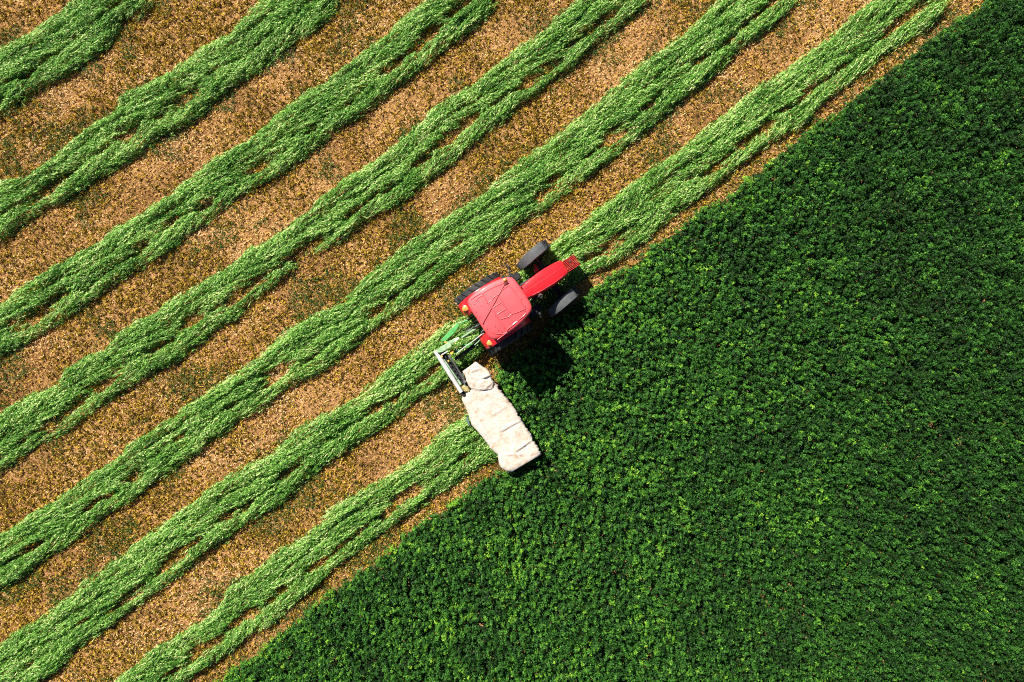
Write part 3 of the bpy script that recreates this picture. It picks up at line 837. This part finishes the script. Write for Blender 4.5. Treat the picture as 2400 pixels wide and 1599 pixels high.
    mb.build("steering_ram", M['weight'], root, smooth=40)
    for s in (1, -1):
        mb = MB(); mb.box((.95, s * .62, .78), (.46, .28, .26), bev=.05); mb.build("fuel_tank" if s > 0 else "tool_box", M['dark'], root, smooth=40)
        mb = MB()
        for k in range(3): mb.box((1.22, s * .60, .45 + .22 * k), (.24, .22, .025))
        mb.box((1.11, s * .60, .72), (.02, .04, .6)); mb.box((1.33, s * .60, .72), (.02, .04, .6))
        mb.build("step", M['dark'], root)
    # --- exhaust on the right of the bonnet
    mb = MB(); mb.tube([(1.46, -.34, 1.15), (1.46, -.36, 1.65), (1.46, -.37, 1.95), (1.44, -.38, 2.08)], [.085, .085, .045, .04], 14, cap=False)
    mb.build("exhaust", M['steel'], root, smooth=40, solid=.004)
    # --- mirrors
    for s in (1, -1):
        y1 = .86 if s > 0 else -.84
        mb = MB(); mb.tube([(.90, s * .50, 2.25), (1.04, s * .62, 2.33), (1.10, y1, 2.30), (1.10, y1, 2.05)], .016, 8)
        arm = mb.build("mirror_arm", M['dark'], root, smooth=40)
        mb = MB(); mb.box((1.11, y1, 2.12), (.055, .17, .30), rz=s * .35, bev=.02); mb.box((1.05, s * .70, 2.30), (.08, .07, .10), rz=s * .5, bev=.015)
        mb.build("mirror", M['dark'], arm, smooth=40)
    mb = MB(); mb.lathe([(.001, 0), (.06, 0), (.075, .015), (.06, .03), (.001, .035)], (.80, .66, 2.2), 'Z', 20); mb.build("door_mirror", M['dark'], root, smooth=40)
    # --- rear wheels and mudguards
    def wheel(cx_, cy_, r, w, rim, lugs, steer, depth):
        e = empty("wheel", (cx_, cy_, r), steer, root)
        mb = MB(); hw = w / 2
        prof = [(rim, -hw * .78), (rim + .05, -hw * .95), (r * .80, -hw), (r * .93, -hw * .93), (r * .965, -hw * .70), (r * .975, 0), (r * .965, hw * .70), (r * .93, hw * .93), (r * .80, hw), (rim + .05, hw * .95), (rim, hw * .78)]
        mb.lathe(prof, (0, 0, 0), 'Y', 56, True)
        for k in range(lugs):
            for s in (1, -1):
                a = 2 * math.pi * (k + (.5 if s > 0 else 0)) / lugs
                b = bmesh.new()
                m = Matrix.Rotation(-a, 4, 'Y') @ Matrix.Translation((r - depth * .5, s * hw * .5, 0)) @ Matrix.Rotation(s * .62, 4, 'X') @ Matrix.Diagonal((depth * 1.3, hw * 1.12, .045, 1))
                bmesh.ops.create_cube(b, size=1, matrix=m)
                bmesh.ops.bevel(b, geom=b.edges[:], offset=.008, segments=1, affect='EDGES')
                mb.merge(b)
        mb.build("tyre", M['rubber'], e, smooth=35)
        mb = MB()
        sd = 1 if cy_ > 0 else -1
        mb.lathe([(rim + .01, -hw * .8), (rim - .03, -hw * .6), (rim - .03, hw * .6), (rim + .01, hw * .8)], (0, 0, 0), 'Y', 40)
        mb.lathe([(rim - .03, 0), (rim * .55, -sd * .05), (.09, -sd * .05), (.09, sd * .06), (.001, sd * .06)], (0, 0, 0), 'Y', 40)
        mb.build("rim", M['rim'], e, smooth=40, solid=.01)
    for s in (1, -1):
        wheel(0, s * .85, .80, .42, .42, 19, 0, .045)
        wheel(2.10, s * .87, .56, .30, .30, 17, math.radians(7.5), .035)
    for s in (1, -1):
        mb = MB(); P = []
        for k in range(25):
            a = math.radians(18 + (158 - 18) * k / 24)
            rr = .875 + .012 * math.sin(k / 24 * math.pi)
            row = []
            for yy, dr in ((.38, -.05), (.385, -.01), (.40, .0), (.60, .012), (.80, .0), (.835, -.012), (.85, -.05)):
                y2 = yy if k < 19 else yy - (yy - .60) * (k - 18) * .025
                row.append((math.cos(a) * (rr + dr), s * y2 - .0, .80 + math.sin(a) * (rr + dr)))
            P.append(row)
        mb.grid(P)
        # inner skirt down to the cab floor
        P = []
        for k in range(25):
            a = math.radians(18 + (158 - 18) * k / 24)
            P.append([(math.cos(a) * .86, s * .378, .80 + math.sin(a) * .86), (math.cos(a) * .86, s * .378, .82)])
        mb.grid(P)
        f = mb.build("rear_mudguard", M['red'], root, smooth=40, solid=.012)
        # lamp pod at the rear end
        L = to_local(WP(1093, 722, 1.42)) if s > 0 else to_local(WP(1150.5, 802, 1.42))
        mb = MB()
        mb.lathe([(.001, -.10), (.15, -.10), (.175, -.03), (.165, .03), (.13, .05), (.001, .05)], (L.x + .03, L.y, L.z - .04), 'Z', 24)
        pod = mb.build("lamp_housing", M['red'], f, smooth=40)
        mb = MB(); mb.lathe([(.001, -.02), (.105, -.02), (.11, .012), (.09, .045), (.045, .06), (.001, .063)], (L.x - .01, L.y, L.z + .02), 'Z', 20)
        for v in mb.bm.verts: v.co.x = L.x + (v.co.x - L.x) * 1.15; v.co.y = L.y + (v.co.y - L.y) * .88
        mb.build("tail_lamp", M['amber'], pod, smooth=40)
    # --- grey front mudguards turned with the wheels
    for s in (1, -1):
        e = MB(); P = []
        st = math.radians(7.5)
        hw = .165
        for k in range(19):
            a = math.radians(58 + (176 - 58) * k / 18)
            row = []
            wfac = 1.0 if k < 10 else 1 - (k - 9) * .028
            for yy, dr in ((-1, -.06), (-.97, -.012), (-.9, 0), (-.3, .008), (.3, .008), (.9, 0), (.97, -.012), (1, -.06)):
                lx = math.cos(a) * (.665 + dr); ly = yy * hw * wfac; lz = .56 + math.sin(a) * (.665 + dr)
                row.append((2.10 + lx * math.cos(st) - ly * math.sin(st), s * .87 + lx * math.sin(st) + ly * math.cos(st), lz))
            P.append(row)
        e.grid(P)
        e.build("front_mudguard", M['fender'], root, smooth=40, solid=.012)
    # --- three point linkage at the rear
    for s in (1, -1):
        mb = MB(); mb.beam((-.10, s * .26, .55), (-.98, s * .34, .52), .05, .08); mb.tube([(-.55, s * .31, .55), (-.30, s * .30, 1.15)], .025)
        mb.build("lift_arm", M['dark'], root)
    mb = MB(); mb.tube([(-.30, -.02, 1.05), (-.62, -.02, 1.03), (-.98, -.02, .98)], [.03, .042, .028], 10); mb.build("top_link", M['teal'], root, smooth=40)
    mb = MB(); mb.box((-.42, 0, .95), (.18, .5, .4), bev=.03); mb.tube([(-.34, -.42, 1.15), (-.34, .42, 1.15)], .04); mb.build("hitch_block", M['dark'], root, smooth=40)
    for k, (y0, y1, z) in enumerate(((.05, .12, 1.2), (-.08, .02, 1.15), (-.16, -.1, 1.22))):
        mb = MB(); mb.tube([(-.42, y0, 1.12), (-.6, (y0 + y1) / 2 + .04, z), (-.9, y1 - .05, 1.0), (-1.15, y1, .95)], .011, 8)
        mb.build("hose", M['hose'], root, smooth=40)
tractor()

# ------------------------------------------------------------------ mower
def Q(x, y, z):
    """pixel of the mower close-up (origin 980,720; 0.2614 per px) -> world"""
    return WP(980 + x * .2614, 720 + y * .2614, z)
def R3(x, y, z):
    """pixel of the linkage close-up (origin 1000,740; 0.12755 per px) -> world"""
    return WP(1000 + x * .12755, 740 + y * .12755, z)

def mower():
    org = Q(640, 1000, 0)
    root = empty("disc_mower", org)
    tag(root, "side mounted mower under a dirty off-white canvas, green linkage behind the tractor", "mower")
    off = -org
    class LB(MB):
        def build(self, *a, **k):
            bmesh.ops.translate(self.bm, verts=self.bm.verts[:], vec=off)
            return super().build(*a, **k)
    # --- canvas covers: grid spanned between a left and a right edge polyline
    def resample(pts, n):
        P = [Vector((p[0], p[1])) for p in pts]; d = [0]
        for a, b in zip(P[:-1], P[1:]): d.append(d[-1] + (b - a).length)
        out = []
        for k in range(n):
            t = d[-1] * k / (n - 1)
            i = max(j for j in range(len(d) - 1) if d[j] <= t + 1e-9)
            f = (t - d[i]) / max(d[i + 1] - d[i], 1e-9)
            out.append(P[i].lerp(P[i + 1], min(1, f)))
        return out
    def cover(name, left, right, nu, nv, zf, mat, jag=0, hem=.10, seed=0):
        Rn = np.random.RandomState(seed)
        A = resample(left, nu); B = resample(right, nu)
        mb = LB(); P = []
        for i in range(nu):
            row = []
            jr = Rn.normal(0, jag); jl = Rn.normal(0, jag * .25)
            for j in range(nv):
                t = j / (nv - 1)
                p = A[i].lerp(B[i], t)
                if j == nv - 1: p = p + (B[i] - A[i]).normalized() * (jr + (6 if Rn.rand() < .12 else 0) * (1 if jag else 0))
                if j == 0: p = p + (A[i] - B[i]).normalized() * jl
                s = i / (nu - 1)
                z = zf(s, t, p)
                row.append(Q(p.x, p.y, z))
            P.append(row)
        # hanging hems left and right
        for i in range(nu):
            l, r = P[i][0], P[i][-1]
            hl = hem * (1 + .25 * math.sin(i * .9) * .5 + Rn.normal(0, .12)); hr = hem * (1 + Rn.normal(0, .25 if jag else .08))
            dirv = (r - l).normalized()
            P[i] = [l + Vector((0, 0, -hl)) - dirv * .012 * math.sin(i * 1.1)] + P[i] + [r + Vector((0, 0, -hr)) + dirv * .012 * math.sin(i * .8)]
        mb.grid(P)
        return mb.build(name, mat, root, smooth='all', solid=.006)
    ns = VNoise(77)
    def fold(px, py, ax, ay, bx, by, w, amp):
        """ridge of cloth along the segment a-b (pixels)"""
        dx, dy = bx - ax, by - ay; L2 = dx * dx + dy * dy
        t = max(0, min(1, ((px - ax) * dx + (py - ay) * dy) / L2))
        d = math.hypot(px - ax - t * dx, py - ay - t * dy)
        return amp * .8 * math.exp(-(d / w) ** 2) * math.sin(math.pi * (.1 + .8 * t))
    folds_main = [(480, 740, 650, 720, 12, .05), (560, 760, 640, 730, 8, -.05), (640, 985, 800, 880, 12, .03), (740, 1110, 910, 1020, 10, .045), (750, 1130, 915, 1035, 9, -.04),
                  (860, 1300, 1030, 1185, 11, .05), (870, 1318, 1035, 1200, 9, -.045), (440, 880, 720, 1290, 14, .04), (470, 860, 740, 1270, 10, -.03), (500, 1010, 620, 1180, 8, .025),
                  (740, 1320, 960, 1320, 10, .035), (690, 1000, 760, 1130, 14, .02), (820, 1060, 880, 1220, 16, .02), (620, 800, 660, 960, 18, .02), (780, 1350, 850, 1470, 10, .03)]
    def zmain(s, t, p):
        e = min(t, 1 - t)
        z = .82 - .07 * math.exp(-e / .035) - .05 * (abs(t - .45) * 1.6) ** 2
        z += .013 * (float(fbm(ns, np.array([p.x / 55.]), np.array([p.y / 55.]), 3)[0]) - .5) * 2 + .012 * (float(ns(np.array([p.x / 14.]), np.array([p.y / 14.]))[0]) - .5)
        z -= .04 * max(0, (s - .93) / .07) ** 2 + .10 * max(0, (.03 - s) / .03)
        for f in folds_main: z += fold(p.x, p.y, *f)
        return z
    L = [(470, 742), (402, 790), (390, 830), (420, 890), (450, 960), (480, 1058), (545, 1130), (592, 1185), (650, 1268), (716, 1325), (722, 1390), (742, 1440), (790, 1470), (838, 1481)]
    Rr = [(655, 640), (700, 690), (740, 760), (780, 800), (820, 850), (862, 905), (900, 970), (942, 1045), (990, 1110), (1022, 1175), (1062, 1240), (1090, 1285), (1102, 1312), (1095, 1328)]
    cover("canvas_cover", L, Rr, 96, 44, zmain, M['canvas'], jag=5, seed=1)
    folds_in = [(560, 640, 640, 612, 9, .06), (570, 655, 645, 628, 8, -.05), (440, 590, 560, 545, 10, .03), (480, 640, 540, 670, 10, -.03), (600, 730, 650, 690, 10, .03), (470, 560, 540, 620, 12, .025)]
    def zin(s, t, p):
        e = min(t, 1 - t)
        z = .87 - .05 * math.exp(-e / .04) - .035 * max(0, (s - .8) / .2) + .03 * (float(fbm(ns, np.array([p.x / 40. + 9]), np.array([p.y / 40.]), 3)[0]) - .5) * 2
        z -= .06 * max(0, (.12 - s) / .12)
        for f in folds_in: z += fold(p.x, p.y, *f)
        return z
    cover("inner_canvas", [(515, 490), (455, 535), (396, 577), (425, 630), (438, 690), (476, 735), (560, 748)], [(517, 489), (580, 532), (638, 578), (650, 612), (662, 650), (680, 690), (665, 735)], 44, 30, zin, M['canvas'], jag=2, hem=.12, seed=2)
    # hoops that carry the canvas and the dark gap seen beside it
    mb = LB()
    for a, b in (((445, 900), (830, 870)), ((600, 1170), (985, 1120)), ((760, 1400), (1040, 1260)), ((450, 640), (640, 600))):
        mb.tube([Q(a[0], a[1], .45), Q(a[0] + 25, a[1] - 3, .66), Q(b[0] - 25, b[1] + 5, .66), Q(b[0], b[1], .45)], .018, 8)
    mb.tube([Q(560, 700, .66), Q(700, 950, .66), Q(900, 1340, .64)], .02, 8)
    mb.build("cover_hoop", M['teal'], root, smooth=40)
    mb = LB(); mb.prism([Q(452, 950, 0)[:2], Q(485, 1055, 0)[:2], Q(470, 1040, 0)[:2], Q(440, 1000, 0)[:2]], .50, .66, .01); mb.build("side_plate", M['teal'], root)
    mb = LB(); mb.prism([Q(395, 575, 0)[:2], Q(425, 590, 0)[:2], Q(450, 700, 0)[:2], Q(432, 690, 0)[:2]], .72, .86, .01)
    mb.build("side_plate", M['teal'], root)
    # cutter bar with discs under the canvas
    mb = LB(); mb.beam(Q(600, 720, .12), Q(960, 1370, .12), .28, .10, .02)
    for k in range(7):
        t = (k + .5) / 7; p = Q(640 + 340 * t, 725 + 600 * t, .16); mb.lathe([(.001, .05), (.07, .05), (.2, .01), (.2, -.01), (.07, -.02), (.001, -.02)], p, 'Z', 18)
        mb.box((p.x - .05, p.y - .04, .06), (.4, .10, .03), rz=HEAD)
    bar = mb.build("cutter_bar", M['dark'], root, smooth=40)
    # white padded tube and the parallel frame beams
    a, b = Q(152, 390, 1.0), Q(388, 762, .92)
    mb = LB(); mb.tube([a, a.lerp(b, .1), a.lerp(b, .35), a.lerp(b, .66), a.lerp(b, .69), b], [.066, .070, .072, .076, .068, .066], 20)
    mb.build("white_tube", M['white'], root, smooth=40)
    mb = LB(); mb.beam(R3(225, 690, .90), R3(630, 1270, .82), .085, .10, .01); mb.build("main_beam", M['pale'], root)
    mb = LB(); mb.beam(R3(290, 670, .86), R3(660, 1250, .80), .15, .14, .012)
    for k in range(6):
        p = R3(330, 730, .97).lerp(R3(620, 1190, .90), (k + .5) / 6); mb.box(p, (.07, .045, .05), rz=math.radians(-57 + 13 * (k % 2)), bev=.008)
    mb.build("spring_housing", M['dark'], root)
    mb = LB(); mb.tube([R3(425, 745, .98), R3(560, 960, .95), R3(700, 1215, .90)], .028, 12)
    for q in (R3(425, 745, .98), R3(700, 1215, .90)): mb.lathe([(.001, -.04), (.045, -.04), (.045, .04), (.001, .04)], q, 'Z', 14)
    mb.build("hydraulic_ram", M['steel'], root, smooth=40)
    mb = LB(); mb.tube([R3(310, 790, .95), R3(450, 1000, .93), R3(560, 1160, .90)], .02, 10); mb.build("rod", M['pale'], root, smooth=40)
    mb = LB(); mb.beam(R3(275, 720, 1.05), R3(395, 650, 1.05), .035, .05); mb.build("cross_bracket", M['white'], root)
    for p in ((400, 835), (280, 750)):
        mb = LB(); mb.box(R3(p[0], p[1], 1.02), (.05, .06, .05), rz=.5, bev=.01); mb.build("grease_cap", M['yellow'], root)
    # gearbox at the inner end of the bar
    mb = LB(); mb.lathe([(.001, .12), (.07, .12), (.10, .08), (.12, 0), (.12, -.3), (.001, -.3)], R3(725, 1345, .74), 'Z', 16); mb.box(R3(690, 1310, .78), (.16, .12, .16), rz=.6, bev=.02); mb.box(R3(760, 1370, .80), (.10, .08, .10), rz=-.3, bev=.02)
    mb.build("gearbox", M['gear'], root, smooth=40)
    mb = LB(); mb.box(R3(720, 1370, .45), (.4, .35, .3), rz=HEAD, bev=.03); mb.beam(R3(640, 1240, .78), R3(800, 1330, .6), .12, .12); mb.build("pivot_block", M['dark'], root)
    # headstock arm, link arms, drive shaft
    mb = LB()
    mb.prism([R3(*p, 0)[:2] for p in ((245, 640), (262, 672), (350, 660), (520, 560), (500, 520), (640, 430), (632, 395), (560, 420), (480, 470), (420, 510), (330, 570))], 1.02, 1.12, .012)
    head = mb.build("headstock", M['pale'], root)
    mb = LB(); mb.prism([R3(*p, 0)[:2] for p in ((560, 440), (640, 400), (650, 425), (575, 480))], 1.125, 1.145, .004); mb.build("decal", M['white'], head)
    for p in ((435, 575), (520, 492)):
        mb = LB(); mb.lathe([(.022, -.02), (.022, .02), (.001, .024)], R3(p[0], p[1], 1.125), 'Z', 10); mb.build("bolt", M['gear'], head)
    mb = LB(); mb.beam(R3(640, 405, 1.05), R3(830, 280, 1.02), .045, .05); mb.beam(R3(830, 280, 1.02), R3(940, 205, .98), .06, .05); mb.beam(R3(660, 415, .98), R3(820, 330, .95), .03, .04)
    mb.build("upper_link", M['pale'], root)
    mb = LB(); mb.prism([R3(*p, 0)[:2] for p in ((315, 450), (345, 470), (400, 470), (470, 400), (560, 320), (640, 195), (632, 155), (600, 160), (470, 290))], .98, 1.03, .008)
    mb.prism([R3(*p, 0)[:2] for p in ((480, 350), (520, 300), (560, 330), (510, 375))], .90, .98, .008)
    g = mb.build("guard_plate", M['green'], root)
    mb = LB(); mb.tube([R3(600, 140, .95), R3(720, 100, .96), R3(800, 72, .94)], [.022, .03, .02], 8); mb.build("stay", M['green'], g, smooth=40)
    mb = LB(); mb.prism([R3(*p, 0)[:2] for p in ((385, 490), (410, 465), (460, 475), (440, 520), (400, 530))], .93, 1.0, .01); mb.build("lug", M['green'], g)
    for p in ((345, 485), (375, 510)):
        mb = LB(); mb.box(R3(p[0], p[1], 1.05), (.07, .05, .05), rz=.7, bev=.01); mb.build("grease_cap", M['yellow'], root)
    mb = LB(); mb.prism([R3(*p, 0)[:2] for p in ((530, 640), (570, 600), (640, 610), (630, 650), (555, 685))], .78, .86, .01)
    mb.prism([R3(*p, 0)[:2] for p in ((655, 550), (700, 530), (860, 490), (868, 510), (800, 560), (735, 578))], .80, .84, .008)
    mb.beam(R3(600, 640, .80), R3(700, 555, .81), .06, .05)
    mb.build("lower_link", M['green'], root)
    mb = LB(); mb.prism([R3(*p, 0)[:2] for p in ((470, 650), (495, 615), (535, 620), (545, 660), (510, 710), (480, 700))], .88, .98, .012); mb.build("yellow_guard", M['yellow'], root)
    mb = LB(); mb.tube([R3(560, 685, .98), R3(720, 560, 1.0), R3(860, 465, 1.0), R3(1010, 345, 1.0)], .013, 8); mb.build("pull_rod", M['white'], root, smooth=40)
    mb = LB(); mb.tube([R3(1000, 320, .98), R3(1040, 280, 1.0), R3(1075, 250, 1.0)], [.03, .04, .03], 10); mb.tube([R3(1000, 350, .95), R3(1060, 325, .97)], .04, 10); mb.tube([R3(1095, 330, .95), R3(1130, 310, .95)], .028, 10); mb.build("pin_joint", M['teal'], root, smooth=40)
    mb = LB(); mb.tube([R3(880, 540, .78), R3(950, 480, .78), R3(1010, 405, .80)], [.012, .02, .012], 8); mb.build("stabiliser", M['pale'], root, smooth=40)
    mb = LB(); mb.tube([R3(560, 620, .9), R3(470, 700, .92), R3(400, 770, .9), R3(370, 800, .85)], .014, 8); mb.build("hose", M['hose'], root, smooth=40)
    mb = LB(); mb.tube([R3(690, 300, .95), R3(770, 250, .98), R3(860, 195, .96)], .010, 8); mb.build("hose", M['hose'], root, smooth=40)
    mb = LB(); mb.box(R3(680, 700, .62), (.09, .035, .03), rz=.6, bev=.008); mb.tube([R3(440, 690, .8), R3(600, 780, .6), R3(690, 700, .6)], .012, 8); mb.build("parking_stand", M['teal'], root, smooth=40)
    # drive shaft from the tractor to the gearbox, low under the linkage
    mb = LB(); mb.tube([R3(1080, 330, .62), R3(900, 520, .62), R3(760, 640, .62), R3(520, 800, .68)], [.05, .06, .06, .05], 12); mb.build("drive_shaft", M['dark'], root, smooth=40)
mower()
